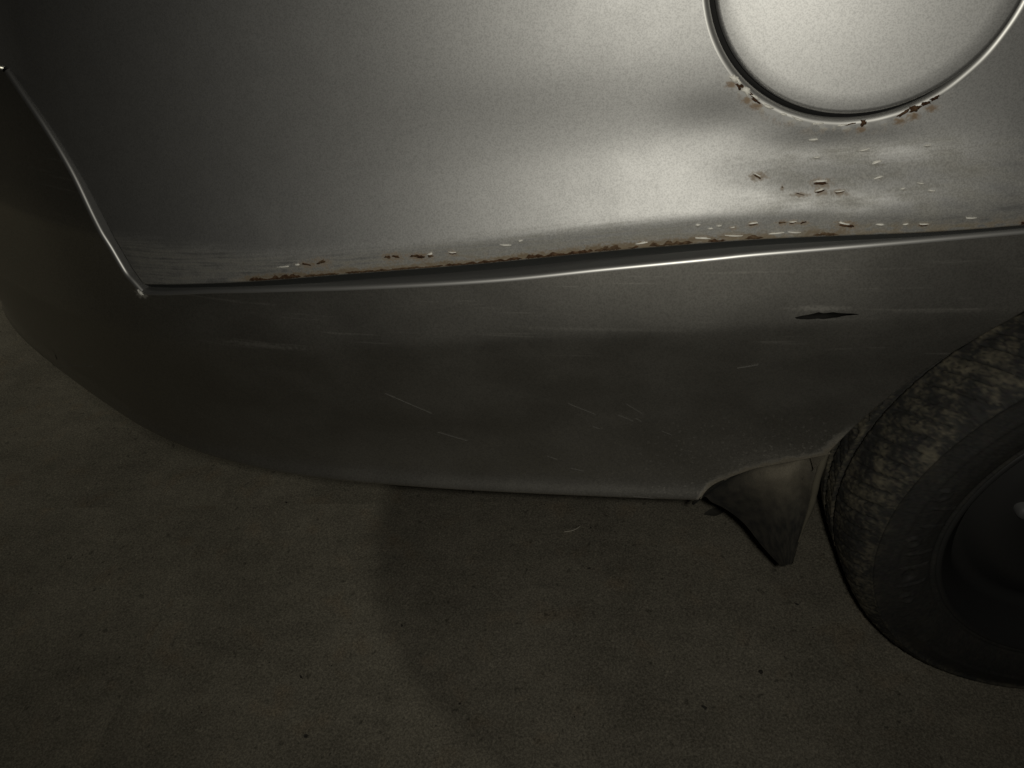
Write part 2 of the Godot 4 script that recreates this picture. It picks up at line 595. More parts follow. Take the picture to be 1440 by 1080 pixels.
	var panel := obj("quarter_panel", st.commit(), panel_paint, car)
	tag(panel, "silver quarter panel with rust and chipped paint along its lower edge")
	obj("opening_lip", opening.commit(), plain(Color(0.58, 0.575, 0.55), 0.46, 0.88), panel)
	chips(panel)
	st = start()
	var bend := PackedVector2Array()
	for p in arc(0.0022, 42.0, 0.0150).slice(6):
		bend.append(p)
	roll(st, low_line, bend, panel_out)
	obj("panel_flange", st.commit(), plain(Color(0.040, 0.043, 0.041), 0.6, 0.2), car)
	st = start()
	roll(st, flip(ring), PackedVector2Array([Vector2(0.0043, 0.0034), Vector2(0.0044, 0.007), Vector2(0.0045, 0.022), Vector2(0.0200, 0.024)]), panel_out)
	obj("filler_bowl", st.commit(), dark, car)

	# filler door: a slightly domed disc with a rounded edge
	st = start()
	var prof := [Vector2(0.0, 0.0), Vector2(0.3, 0.0), Vector2(0.6, 0.0), Vector2(0.85, 0.0), Vector2(0.965, 0.0), Vector2(0.982, 0.0004), Vector2(0.994, 0.0013), Vector2(1.0, 0.0026), Vector2(1.0, 0.009)]
	var dz := 0.0005
	var centre := place(DOOR.x, DOOR.y, panel_out(DOOR.x, DOOR.y) - dz)
	var dn := Vector3(-0.19, 0.145, 0.97).normalized()
	var du := Vector3.UP.cross(dn).normalized()
	var dv := dn.cross(du)
	var rx := DOOR_R.x - 0.0082
	var ry := DOOR_R.y - 0.0074
	for i in 180:
		for k in prof.size() - 1:
			var q := []
			for e in [[i, k], [i + 1, k], [i + 1, k + 1], [i, k + 1]]:
				var a: float = TAU * e[0] / 180.0
				var w: Vector2 = prof[e[1]]
				var dome := -0.0012 * w.x * w.x
				q.append(centre + du * (rx * w.x * cos(a)) + dv * (ry * w.x * sin(a)) + dn * (dome - w.y))
			for t in [q[0], q[1], q[2], q[0], q[2], q[3]]:
				st.set_uv(Vector2(t.x, t.y))
				st.add_vertex(t)
	st.generate_normals()
	var door_wear := func(_u: float, _v: float) -> Array:
		var g := flake.randf_range(0.74, 1.14)
		return [Color(g, g, g), 0.52, 0.88]
	var door_paint := paint(col, 0.08, 0.30, 0.74, 0.96, 380, 380, door_wear)
	var door := obj("fuel_filler_door", st.commit(), door_paint, car)
	tag(door, "round silver fuel filler door")

	# bumper
	st = start()
	skin(st, steps(-0.70, 0.45, 0.0035), steps(0.395, 0.70, 0.0025), bumper_out, in_bumper)
	skin(st, steps(-0.70, -0.38, 0.0035), steps(0.70, 0.80, 0.0025), bumper_out, in_bumper)
	skin(st, steps(-3.7, -0.70, 0.03), steps(0.395, 0.80, 0.0106), bumper_out, in_bumper)
	var top := PackedVector2Array()
	for i in range(TOP_U.size() - 1, 0, -1):
		if TOP_U[i] > -0.404:
			top.append(Vector2(TOP_U[i], TOP_V[i]))
	top.append(Vector2(-0.4085, lerp_table(TOP_U, TOP_V, -0.4085)))
	var lips := start()
	roll(lips, flip(densify(flip(top), 0.004)), arc(0.0034, 90.0, 0.018, 8), bumper_out)
	var left := PackedVector2Array()
	left.append(Vector2(lerp_table(LEFT_V, LEFT_U, 0.606), 0.606))
	for i in range(1, LEFT_U.size()):
		if LEFT_V[i] > 0.610:
			left.append(Vector2(LEFT_U[i], LEFT_V[i]))
	roll(lips, smooth_line(left, 0.004), arc(0.0034, 90.0, 0.010, 8), bumper_out)
	roll(st, PackedVector2Array([Vector2(-0.5185, 0.7921), Vector2(-0.60, 0.7921), Vector2(-0.75, 0.7921), Vector2(-1.0, 0.7921)]), arc(0.0035, 90.0, 0.012, 8), bumper_out)
	# the lower lip turned under, and the edges over the mudflap and along the arch
	var hem := PackedVector2Array()
	for i in 174:
		var hu := -1.6 + 0.01 * i
		hem.append(Vector2(minf(hu, 0.111), bottom_edge(hu)))
	roll(st, hem, arc(0.004, 90.0, 0.035, 6), bumper_out)
	var cut := PackedVector2Array()
	for i in CUT_U.size() - 1:
		cut.append(Vector2(CUT_U[i], CUT_V[i]))
	cut[0] = Vector2(0.1122, 0.395)
	roll(st, smooth_line(cut, 0.003), arc(0.0018, 90.0, 0.012), bumper_out, 0.0002)
	var rim := PackedVector2Array()
	for i in 60:
		var a := lerpf(PI - 0.30, PI - 1.15, i / 59.0)
		rim.append(ARCH + ARCH_R * Vector2(cos(a), sin(a)))
	roll(st, rim, arc(0.0018, 90.0, 0.016), bumper_out, 0.0002)
	var bumper := obj("rear_bumper", st.commit(), bumper_paint, car)
	tag(bumper, "silver rear bumper with a torn slit and fine scratches")
	obj("bumper_lip", lips.commit(), plain(Color(0.58, 0.575, 0.555), 0.45, 0.9), bumper)
	scratches(bumper)
	obj("paint_chip", scab(-0.4085, 0.6070, 0.0070, 0.0038, -0.7, 0.0012, bumper_out), pale, bumper)

	# what closes the body: lid, floor pan and front end
	lid(car, col, dark)
	# arch liner
	st = start()
	var inner := 0.372
	for i in 48:
		for k in 4:
			var q := []
			for e in [[i, k], [i + 1, k], [i + 1, k + 1], [i, k + 1]]:
				var a: float = deg_to_rad(lerpf(-20.0, 166.0, e[0] / 48.0))
				var z: float = lerpf(-0.012, -0.30, e[1] / 4.0)
				q.append(Vector3(WHEEL.x + inner * cos(a), WHEEL.y + 0.01 + inner * sin(a), z))
			for t in [q[0], q[1], q[2], q[0], q[2], q[3]]:
				st.add_vertex(t)
	st.generate_normals()
	obj("arch_liner", st.commit(), dusty_black, car)
	mudflap(car)
	wheel(car)


# a table of points made into a smooth line
func soften(xs: Array, ys: Array) -> void:
	var a := PackedVector2Array()
	for i in xs.size():
		a.append(Vector2(xs[i], ys[i]))
	var b := smooth_line(a, 0.016)
	xs.clear()
	ys.clear()
	for p in b:
		if xs.is_empty() or p.x > xs[-1] + 0.001:
			xs.append(p.x)
			ys.append(p.y)


func flip(a: PackedVector2Array) -> PackedVector2Array:
	var b := a.duplicate()
	b.reverse()
	return b


func densify(a: PackedVector2Array, step: float) -> PackedVector2Array:
	var b := PackedVector2Array()
	for i in a.size() - 1:
		var n := maxi(1, int(ceil(a[i].distance_to(a[i + 1]) / step)))
		for k in n:
			b.append(a[i].lerp(a[i + 1], float(k) / n))
	b.append(a[-1])
	return b


func lid(car: Node3D, col: Color, dark: Material) -> void:
	var st := start()
	var under := start()
	var u := -3.6
	var mid := -0.983
	while u < 1.44:
		var w := u + 0.04
		var a := place(u, 1.0, panel_out(u, 1.0))
		var b := place(w, 1.0, panel_out(w, 1.0))
		var c := Vector3(clampf(b.x, -0.4, 2.0), 1.03, mid)
		var d := Vector3(clampf(a.x, -0.4, 2.0), 1.03, mid)
		for t in [a, c, b, a, d, c]:
			st.add_vertex(t)
		a = place(u, 0.40, 0.0)
		b = place(w, 0.40, 0.0)
		if u < 0.12:
			a = place(u, bottom_edge(u) + 0.002, -0.02)
			b = place(w, bottom_edge(w) + 0.002, -0.02)
		else:
			a = Vector3(a.x, 0.42, -0.30)
			b = Vector3(b.x, 0.42, -0.30)
		c = Vector3(clampf(b.x, -0.6, 2.0), 0.40, mid)
		d = Vector3(clampf(a.x, -0.6, 2.0), 0.40, mid)
		for t in [a, b, c, a, c, d]:
			under.add_vertex(t)
		u = w
	st.generate_normals()
	under.generate_normals()
	obj("boot_lid", st.commit(), plain(col, 0.5, 0.8), car)
	obj("underbody", under.commit(), dark, car)
	st = start()
	for t in [Vector3(1.42, 0.3, 0.02), Vector3(1.42, 1.03, -0.05), Vector3(1.42, 1.03, -1.95), Vector3(1.42, 0.3, 0.02), Vector3(1.42, 1.03, -1.95), Vector3(1.42, 0.3, -1.95)]:
		st.add_vertex(t)
	st.generate_normals()
	obj("bulkhead", st.commit(), dark, car)


func mudflap(car: Node3D) -> void:
	var g := [
		[Vector3(0.124, 0.286, -0.085), Vector3(0.146, 0.352, -0.052), Vector3(0.169, 0.401, -0.025), Vector3(0.199, 0.428, -0.006), Vector3(0.227, 0.449, 0.004)],
		[Vector3(0.149, 0.291, -0.074), Vector3(0.165, 0.336, -0.048), Vector3(0.182, 0.369, -0.027), Vector3(0.205, 0.387, -0.011), Vector3(0.227, 0.400, -0.004)],
		[Vector3(0.177, 0.275, -0.062), Vector3(0.187, 0.308, -0.044), Vector3(0.199, 0.333, -0.028), Vector3(0.214, 0.348, -0.017), Vector3(0.230, 0.358, -0.011)],
		[Vector3(0.201, 0.245, -0.051), Vector3(0.206, 0.267, -0.039), Vector3(0.213, 0.286, -0.029), Vector3(0.221, 0.299, -0.022), Vector3(0.229, 0.308, -0.018)],
		[Vector3(0.222, 0.223, -0.040), Vector3(0.223, 0.230, -0.035), Vector3(0.224, 0.236, -0.031), Vector3(0.226, 0.241, -0.028), Vector3(0.228, 0.243, -0.026)]]
	var n := 32
	var pts := []
	for j in n + 1:
		var row := PackedVector3Array()
		for i in n + 1:
			var y := 4.0 * j / n
			var cols := []
			for r in 5:
				cols.append(spline(g[r], 4.0 * i / n))
			row.append(spline(cols, y))
		pts.append(row)
	# a stiff rim along the top and the wheel side
	var st := start()
	var thick := 0.004
	var grid := func(i: int, j: int, back: float) -> Vector3:
		var p: Vector3 = pts[j][i]
		var a: Vector3 = pts[j][mini(i + 1, n)] - pts[j][maxi(i - 1, 0)]
		var b: Vector3 = pts[mini(j + 1, n)][i] - pts[maxi(j - 1, 0)][i]
		var nn := b.cross(a).normalized()
		var s := float(i) / n
		var t := float(j) / n
		var ridge := 0.005 * exp(-pow((s - 0.95) / 0.035, 2)) + 0.006 * exp(-pow((t - 0.02) / 0.04, 2)) - 0.008 * exp(-pow((s - 0.80) / 0.06, 2)) * smoothstep(0.8, 0.3, t) - 0.007 * exp(-pow((t - 0.13) / 0.05, 2))
		return p + nn * (ridge * smoothstep(1.0, 0.7, t) - back)
	for j in n:
		for i in n:
			var q := [grid.call(i, j, 0.0), grid.call(i + 1, j, 0.0), grid.call(i + 1, j + 1, 0.0), grid.call(i, j + 1, 0.0)]
			var uvs := [Vector2(i, j) / n, Vector2(i + 1, j) / n, Vector2(i + 1, j + 1) / n, Vector2(i, j + 1) / n]
			for k in [0, 1, 2, 0, 2, 3]:
				st.set_uv(uvs[k])
				st.set_smooth_group(0)
				st.add_vertex(q[k])
	for k in n:
		for e in [[0, k, 0, k + 1], [k, n, k + 1, n], [n, k + 1, n, k], [k + 1, 0, k, 0]]:
			var a: Vector3 = grid.call(e[0], e[1], 0.0)
			var b: Vector3 = grid.call(e[2], e[3], 0.0)
			var c: Vector3 = grid.call(e[2], e[3], thick)
			var d: Vector3 = grid.call(e[0], e[1], thick)
			st.set_smooth_group(1)
			for t in [a, b, c, a, c, d]:
				st.set_uv(Vector2(0.5, 0.5))
				st.add_vertex(t)
	st.generate_normals()
	var nz := noise(0.03, 61, 4)
	var im := Image.create_empty(256, 256, false, Image.FORMAT_RGB8)
	for y in 256:
		for x in 256:
			var s := x / 256.0
			var t := y / 256.0
			var dust := clampf(0.12 + 0.88 * exp(-pow((s - 0.66) / 0.30, 2)) * smoothstep(0.75, 0.1, t) + 0.22 * nz.get_noise_2d(x, y) , 0.0, 1.0) * smoothstep(0.05, 0.17, t)
			dust *= rng.randf_range(0.7, 1.2)
			im.set_pixel(x, y, Color(0.018, 0.018, 0.017).lerp(Color(0.19, 0.168, 0.125), clampf(dust, 0.0, 1.0)).linear_to_srgb())
	var m := StandardMaterial3D.new()
	m.albedo_texture = ImageTexture.create_from_image(im)
	m.roughness = 0.8
	var o := obj("mudflap", st.commit(), m, car)
	# a raised bead along the top and the wheel side
	st = start()
	var spine := PackedVector3Array()
	for i in range(9, n + 1):
		spine.append(pts[0][i] + Vector3(0, 0.0005, 0.002))
	for j in range(1, int(n * 0.86)):
		spine.append(pts[j][n] + Vector3(-0.002, 0, 0.003))
	var rings := []
	for i in spine.size():
		var t := (spine[mini(i + 1, spine.size() - 1)] - spine[maxi(i - 1, 0)]).normalized()
		var sx := t.cross(Vector3.BACK).normalized()
		var sy := sx.cross(t)
		var ringp := PackedVector3Array()
		var rr := 0.0032 * (1.0 + 0.22 * nz.get_noise_2d(i * 9.0, 5.0)) * clampf((spine.size() - i) / 12.0, 0.25, 1.0)
		for k in 10:
			ringp.append(spine[i] + (sx * cos(TAU * k / 10.0) + sy * sin(TAU * k / 10.0)) * rr)
		rings.append(ringp)
	for i in spine.size() - 1:
		for k in 10:
			var l := (k + 1) % 10
			for t in [rings[i][k], rings[i + 1][k], rings[i + 1][l], rings[i][k], rings[i + 1][l], rings[i][l]]:
				st.add_vertex(t)
	st.generate_normals()
	obj("flap_bead", st.commit(), plain(Color(0.14, 0.125, 0.09), 0.9), o)
	tag(o, "dusty black mudflap tapering down to a point behind the tyre")


func spline(a: Variant, x: float) -> Vector3:
	var i := clampi(int(floor(x)), 0, a.size() - 2)
	var p0: Vector3 = a[maxi(i - 1, 0)]
	var p1: Vector3 = a[i]
	var p2: Vector3 = a[i + 1]
	var p3: Vector3 = a[mini(i + 2, a.size() - 1)]
	return p1.cubic_interpolate(p2, p0, p3, x - i)


# ---------------------------------------------------------------- the wheel
func wheel(car: Node3D) -> void:
	var w := Node3D.new()
	w.name = "rear_wheel"
	w.position = WHEEL
	car.add_child(w, true)
	tag(w, "muddy rear wheel with a black tyre half under the arch")
	# tyre section from the bead out over the sidewall and across the tread: (radius, z)
	var sect := [Vector2(0.196, -0.030), Vector2(0.200, -0.0185), Vector2(0.204, -0.0150), Vector2(0.2075, -0.0165), Vector2(0.2105, -0.0145), Vector2(0.222, -0.0105), Vector2(0.236, -0.0088), Vector2(0.250, -0.0100), Vector2(0.262, -0.0130), Vector2(0.2665, -0.0136), Vector2(0.2690, -0.0112), Vector2(0.2715, -0.0150), Vector2(0.2770, -0.0190), Vector2(0.2820, -0.0260), Vector2(0.2860, -0.0350), Vector2(0.2885, -0.0480), Vector2(0.2895, -0.0640), Vector2(0.2895, -0.0880), Vector2(0.2820, -0.0895), Vector2(0.2820, -0.0970), Vector2(0.2895, -0.0985), Vector2(0.2890, -0.1240), Vector2(0.2815, -0.1255), Vector2(0.2815, -0.1330), Vector2(0.2885, -0.1345), Vector2(0.2870, -0.1550), Vector2(0.2770, -0.1680), Vector2(0.2500, -0.1780), Vector2(0.2000, -0.1650)]
	var prof := PackedVector2Array()
	for i in sect.size() - 1:
		var n := maxi(1, int(ceil(sect[i].distance_to(sect[i + 1]) / 0.003)))
		for k in n:
			prof.append(sect[i].lerp(sect[i + 1], float(k) / n))
	prof.append(sect[-1])
	var na := 900
	var mud := noise(1.0, 71, 5)
	var lump := noise(1.0, 73, 4)
	var st := start()
	var cols := prof.size()
	for i in na:
		var a := TAU * i / na
		for k in cols:
			var p := prof[k]
			var along := 0.285 * a
			# sipes across the shoulder, slanting
			var sh := smoothstep(0.2755, 0.280, p.x) * (1.0 if p.y > -0.0875 else 0.0)
			var ph := fposmod((along + (p.y + 0.03) * 0.55) / 0.0195, 1.0)
			var sipe := 0.0030 * sh * smoothstep(0.11, 0.05, absf(ph - 0.5)) * smoothstep(-0.086, -0.076, p.y)
			var tread := 0.0028 * (1.0 if p.y < -0.0985 and p.y > -0.124 and p.x > 0.287 else 0.0) * smoothstep(0.09, 0.05, absf(fposmod((along - p.y * 0.8) / 0.024, 1.0) - 0.5))
			# raised marks on the sidewall: thin radial ribs and ovals
			var mark := 0.0
			if p.x > 0.210 and p.x < 0.258 and p.y > -0.03:
				var deg := rad_to_deg(a)
				for m in [[171.5, 0.222], [182.2, 0.224], [187.6, 0.226], [195.0, 0.228], [165.0, 0.222]]:
					if absf(p.x - m[1]) < 0.014:
						mark += 0.0022 * smoothstep(0.32, 0.12, absf(deg - m[0]))
				for m in [[177.6, 0.236, 1.9, 0.0062], [160.5, 0.236, 1.9, 0.0062], [200.5, 0.236, 1.9, 0.0062]]:
					var q := Vector2((deg - m[0]) / m[2], (p.x - m[1]) / m[3]).length()
					mark += 0.0022 * smoothstep(0.35, 0.15, absf(q - 0.85))
				var hole := Vector2((deg - 190.9) / 2.2, (p.x - 0.232) / 0.0065).length()
				mark -= 0.0035 * smoothstep(1.05, 0.75, hole)
				for m in [0.2435, 0.2470]:
					mark += 0.0014 * smoothstep(0.0011, 0.0004, absf(p.x - m))
			var crust := 0.0014 * lump.get_noise_3d(cos(a) * p.x * 170.0, sin(a) * p.x * 170.0, p.y * 170.0) * smoothstep(0.262, 0.280, p.x)
			var dir := Vector2(1, 0) if p.x > 0.284 else Vector2(0, 1) if p.x < 0.268 else Vector2(0.7, 0.7)
			if p.y < -0.15:
				dir = Vector2.ZERO
			var off := mark + crust - sipe - tread
			var r := p.x + dir.x * off
			st.set_uv(Vector2(float(i) / na, float(k) / (cols - 1)))
			# dried mud lies on tread and shoulder
			var where := smoothstep(0.258, 0.279, p.x) + 0.10
			var mm := mud.get_noise_3d(cos(a) * p.x * 22.0, sin(a) * p.x * 22.0, p.y * 22.0) + 0.7 * mud.get_noise_3d(cos(a) * p.x * 150.0, sin(a) * p.x * 150.0, p.y * 150.0) + 0.6 * mud.get_noise_3d(cos(a) * p.x * 420.0, sin(a) * p.x * 420.0, p.y * 420.0)
			var amount := clampf(where * (0.17 + 0.95 * mm), 0.0, 1.0)
			if sipe > 0.001 or tread > 0.001 or (p.x < 0.2855 and p.y < -0.088 and p.y > -0.134):
				amount *= 0.15
			var dust := 0.5 + 0.5 * mud.get_noise_3d(cos(a) * 120.0, sin(a) * 120.0, p.y * 300.0 + p.x * 300.0)
			st.set_color(Color(0.018, 0.018, 0.018).lerp(Color(0.060, 0.059, 0.054), dust).lerp(Color(0.185, 0.165, 0.118), amount))
			st.add_vertex(Vector3(r * cos(a), r * sin(a), p.y + dir.y * off))
	for i in na:
		for k in cols - 1:
			var i0 := i * cols + k
			var i1 := ((i + 1) % na) * cols + k
			for t in [i0, i1 + 1, i1, i0, i0 + 1, i1 + 1]:
				st.add_index(t)
	st.generate_normals()
	var rubber := StandardMaterial3D.new()
	rubber.vertex_color_use_as_albedo = true
	rubber.roughness = 0.82
	rubber.metallic_specular = 0.35
	var ty := obj("tyre", st.commit(), rubber, w)
	tag(ty, "black tyre with dried mud caked on its shoulder")
	var steel := plain(Color(0.034, 0.034, 0.033), 0.42, 0.0)
	var rim := PackedVector2Array([Vector2(0.2035, -0.020), Vector2(0.2020, -0.0165), Vector2(0.1985, -0.0150), Vector2(0.1950, -0.0175), Vector2(0.1910, -0.028), Vector2(0.1800, -0.034), Vector2(0.1770, -0.060), Vector2(0.1690, -0.072), Vector2(0.1550, -0.066), Vector2(0.1400, -0.052), Vector2(0.1200, -0.044), Vector2(0.0950, -0.047), Vector2(0.0750, -0.056), Vector2(0.0480, -0.056), Vector2(0.0400, -0.046), Vector2(0.0340, -0.030), Vector2(0.0300, -0.028), Vector2(0.0001, -0.028)])
	obj("rim", lathe(rim, 128).commit(), steel, w)
	var grey := plain(Color(0.30, 0.30, 0.29), 0.45, 0.4)
	var cap := PackedVector2Array([Vector2(0.0115, -0.062), Vector2(0.0115, -0.036), Vector2(0.0095, -0.033), Vector2(0.0001, -0.032)])
	for k in 4:
		var a := TAU * (k + 0.42) / 4.0 + 0.30
		var o := obj("lug_nut", lathe(cap, 6).commit(), grey, w)
		o.position = Vector3(cos(a) * 0.056, sin(a) * 0.056, 0)
	var valve := PackedVector2Array([Vector2(0.0095, -0.060), Vector2(0.0095, -0.0375), Vector2(0.0070, -0.0335), Vector2(0.0001, -0.0325)])
	var vo := obj("rim_stud", lathe(valve, 20).commit(), plain(Color(0.12, 0.12, 0.118), 0.6, 0.2), w)
	vo.position = Vector3(-0.114, 0.022, 0.0)


# ---------------------------------------------------------------- paint chips, rust and scratches
var pale: StandardMaterial3D
var rust: Array = []


var CHIPS := [
	[0.1683, 0.7398, 6, 1.6, 0.12, "white"], [0.2028, 0.7321, 10, 1.2, 0.35, "white"], [0.1717, 0.7280, 6, 1.4, 0.12, "white"], [0.2115, 0.7247, 9, 2.2, 0.12, "white"],
	[0.2127, 0.7163, 8, 1.3, 0.3, "white"], [0.2427, 0.7351, 6, 1.2, 0.12, "white"], [0.2398, 0.7131, 7, 1.2, 0.12, "white"], [0.2473, 0.7088, 6, 1.2, 0.12, "white"],
	[0.2284, 0.7100, 5, 1.2, 0.12, "white"], [0.1312, 0.7180, 9, 2.4, -0.35, "both"], [0.1748, 0.7136, 10, 2.6, 0.15, "both"], [0.1742, 0.7086, 6, 2.6, 0.3, "both"],
	[0.1871, 0.7079, 7, 1.8, 0.12, "both"], [0.1609, 0.7066, 8, 0.9, -0.45, "rust"], [0.1486, 0.7109, 1.6, 1.6, 0, "rust"], [0.0908, 0.6857, 5.5, 1.6, 0, "white"],
	[0.1001, 0.6828, 4, 1.4, 0.12, "white"], [0.1060, 0.6849, 4, 1.4, 0.12, "white"], [0.1157, 0.6831, 5, 1.5, 0.12, "both"], [0.1299, 0.6861, 7, 2.0, 0, "both"],
	[0.1500, 0.6868, 7, 2.2, 0.1, "rust"], [0.1575, 0.6871, 5, 2.0, 0.12, "both"], [0.1650, 0.6868, 6, 1.6, 0.12, "rust"], [0.1930, 0.6855, 11, 2.8, 0, "both"],
	[0.1975, 0.6843, 6, 4.0, -0.2, "rust"], [0.2173, 0.6854, 6, 1.8, 0.12, "white"], [0.2459, 0.6850, 6, 1.8, 0.12, "both"], [0.2337, 0.6857, 4, 1.3, 0.12, "white"],
	[0.2757, 0.6895, 7, 1.6, 0.12, "white"], [0.3130, 0.6836, 5, 3.0, 0.12, "rust"], [-0.0549, 0.6711, 8, 1.6, 0.1, "white"], [-0.0425, 0.6745, 5, 2.0, 0.1, "white"],
	[-0.2089, 0.6559, 13, 5.0, 0.15, "rust"], [-0.2230, 0.6535, 12, 3.0, 0.1, "rust"], [-0.2310, 0.6530, 5, 2.0, 0.1, "white"], [-0.2441, 0.6506, 14, 1.2, -0.1, "white"],
	[-0.1510, 0.6612, 8, 4.6, 0, "rust"], [-0.1440, 0.6616, 9, 4.4, 0.1, "rust"], [-0.1282, 0.6621, 12, 3.2, 0.05, "rust"], [-0.1240, 0.6615, 8, 3.6, 0.1, "rust"],
	[-0.1157, 0.6631, 5, 3.0, 0, "both"], [-0.0975, 0.6647, 6, 2.6, 0, "both"],
]
var RUSTY := [[-0.040, 0.0135, 3.0], [0.0145, 0.0350, 3.8], [0.0400, 0.0480, 2.2], [0.0560, 0.0880, 3.4], [0.0990, 0.1120, 2.8], [0.1255, 0.1385, 3.0], [0.1730, 0.1900, 3.2], [-0.1050, -0.0420, 1.8], [-0.1900, -0.1060, 1.5], [-0.2800, -0.2300, 3.4], [-0.2280, -0.1950, 1.6]]


# where rust and worn primer spread round the chips: (u, v, reach, reach, colour, strength)
func stains_of_chips() -> Array:
	var a := []
	for c in CHIPS:
		if c[5] == "white":
			a.append([c[0], c[1] - c[3] * 0.0009, c[2] * 0.0007, c[3] * 0.0007, Color(0.35, 0.33, 0.28), 0.6])
		else:
			a.append([c[0], c[1] - 0.0008, c[2] * 0.0010, c[3] * 0.0011 + 0.0012, Color(0.46, 0.34, 0.22), 0.65])
	for e in RUSTY:
		var n := maxi(1, int((e[1] - e[0]) / 0.010))
		for i in n + 1:
			var u := lerpf(e[0], e[1], float(i) / n)
			a.append([u, lerp_table(EDGE_U, EDGE_V, u) + 0.001, 0.011, 0.0012 + e[2] * 0.0011, Color(0.38, 0.28, 0.17), 0.7])
	for i in 24:
		var u := -0.29 + i * 0.0185
		a.append([u, lerp_table(EDGE_U, EDGE_V, u), 0.014, 0.0030, Color(0.55, 0.46, 0.33), 0.45])
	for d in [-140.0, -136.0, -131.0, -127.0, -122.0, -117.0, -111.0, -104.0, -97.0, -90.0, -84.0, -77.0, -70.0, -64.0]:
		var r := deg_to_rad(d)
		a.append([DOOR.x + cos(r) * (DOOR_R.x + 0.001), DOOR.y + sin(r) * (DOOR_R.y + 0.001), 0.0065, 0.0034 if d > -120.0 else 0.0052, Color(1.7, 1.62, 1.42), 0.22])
	for d in [-138.0, -129.0, -125.0, -84.0, -71.0, -66.0, -60.0]:
		var r := deg_to_rad(d)
		a.append([DOOR.x + cos(r) * (DOOR_R.x + 0.004), DOOR.y + sin(r) * (DOOR_R.y + 0.004), 0.0055, 0.0032, Color(0.36, 0.23, 0.12), 0.8])
	return a


# an irregular flat scab lying on the body, thicker at its upper edge where the paint lifts
func scab(u: float, v: float, w: float, h: float, turn: float, lift: float, out: Callable, sides := 26) -> ArrayMesh:
	var st := start()
	var rimp := []
	var ph := rng.randf() * TAU
	for i in sides:
		var a := TAU * i / sides
		var r := rng.randf_range(0.70, 1.12) * (0.86 + 0.13 * sin(a * 3.0 + ph) + 0.09 * sin(a * 5.0 + 2.0 * ph))
		var sx := signf(cos(a)) * pow(absf(cos(a)), 0.8)
		var sy := signf(sin(a)) * pow(absf(sin(a)), 0.7)
		var q := Vector2(sx * 0.5 * w * r, sy * 0.5 * h * r).rotated(turn)
		rimp.append(Vector2(u, v) + q)
	var c := place(u, v, out.call(u, v) + lift * 1.3)
	for i in sides:
		var a: Vector2 = rimp[i]
		var b: Vector2 = rimp[(i + 1) % sides]
		var oa: float = out.call(a.x, a.y)
		var ob: float = out.call(b.x, b.y)
		var la := lift * (0.55 + 0.6 * (a.y - v) / h)
		var lb := lift * (0.55 + 0.6 * (b.y - v) / h)
		var ta := place(a.x, a.y, oa + maxf(la, 0.00008))
		var tb := place(b.x, b.y, ob + maxf(lb, 0.00008))
		var da := place(a.x, a.y, oa - 0.0004)
		var db := place(b.x, b.y, ob - 0.0004)
		for t in [c, tb, ta, ta, tb, db, ta, db, da]:
			st.add_vertex(t)
	st.generate_normals()
	return st.commit()


func chip(parent: Node, u: float, v: float, w: float, h: float, turn: float, kind: String) -> void:
	var mm := 0.001
	turn += rng.randf_range(-0.28, 0.28)
	h *= rng.randf_range(0.55, 0.95)
	w *= rng.randf_range(0.75, 1.15)
	if kind == "white" or kind == "both":
		obj("paint_chip", scab(u, v + (h * 0.30 * mm if kind == "both" else 0.0), w * mm, h * mm * (0.75 if kind == "both" else 1.0), turn, 0.0012, panel_out), pale, parent)
	if kind == "rust" or kind == "both":
		obj("rust_spot", scab(u, v - (h * 0.42 * mm if kind == "both" else 0.0), w * mm, h * mm, turn, 0.00045, panel_out), rust[rng.randi() % rust.size()], parent)


# a crust of rust along the panel's lower edge
func rust_strip(parent: Node, ua: float, ub: float, wide: float) -> void:
	var st := start()
	var n := maxi(4, int((ub - ua) / 0.0009))
	var rows := []
	var k := rng.randf() * 50.0
	var shape := noise(1.0, 90 + rng.randi() % 100, 3)
	for i in n + 1:
		var u := lerpf(ua, ub, float(i) / n)
		var e := lerp_table(EDGE_U, EDGE_V, u)
		var ends := minf(1.0, minf(u - ua, ub - u) / 0.003 + 0.1)
		var hgt := wide * ends * clampf(0.55 + 0.9 * shape.get_noise_1d(u * 130.0 + k), 0.05, 1.0)
		var lo := e - 0.0012 * ends
		var row := PackedVector3Array()
		for j in 4:
			var v := lerpf(lo, e + hgt, j / 3.0)
			var lift: float = [0.0, 0.0004, 0.0005, -0.0002][j] + 0.00035 * shape.get_noise_2d(u * 900.0, j * 40.0)
			var drop := maxf(e - v, 0.0)
			row.append(place(u, v, panel_out(u, v) - drop * 0.35 + lift))
		rows.append(row)
	for i in n:
		for j in 3:
			for t in [rows[i][j], rows[i + 1][j + 1], rows[i + 1][j], rows[i][j], rows[i][j + 1], rows[i + 1][j + 1]]:
				st.add_vertex(t)
	st.generate_normals()
	obj("rust_strip", st.commit(), rust[1 + rng.randi() % 2], parent)


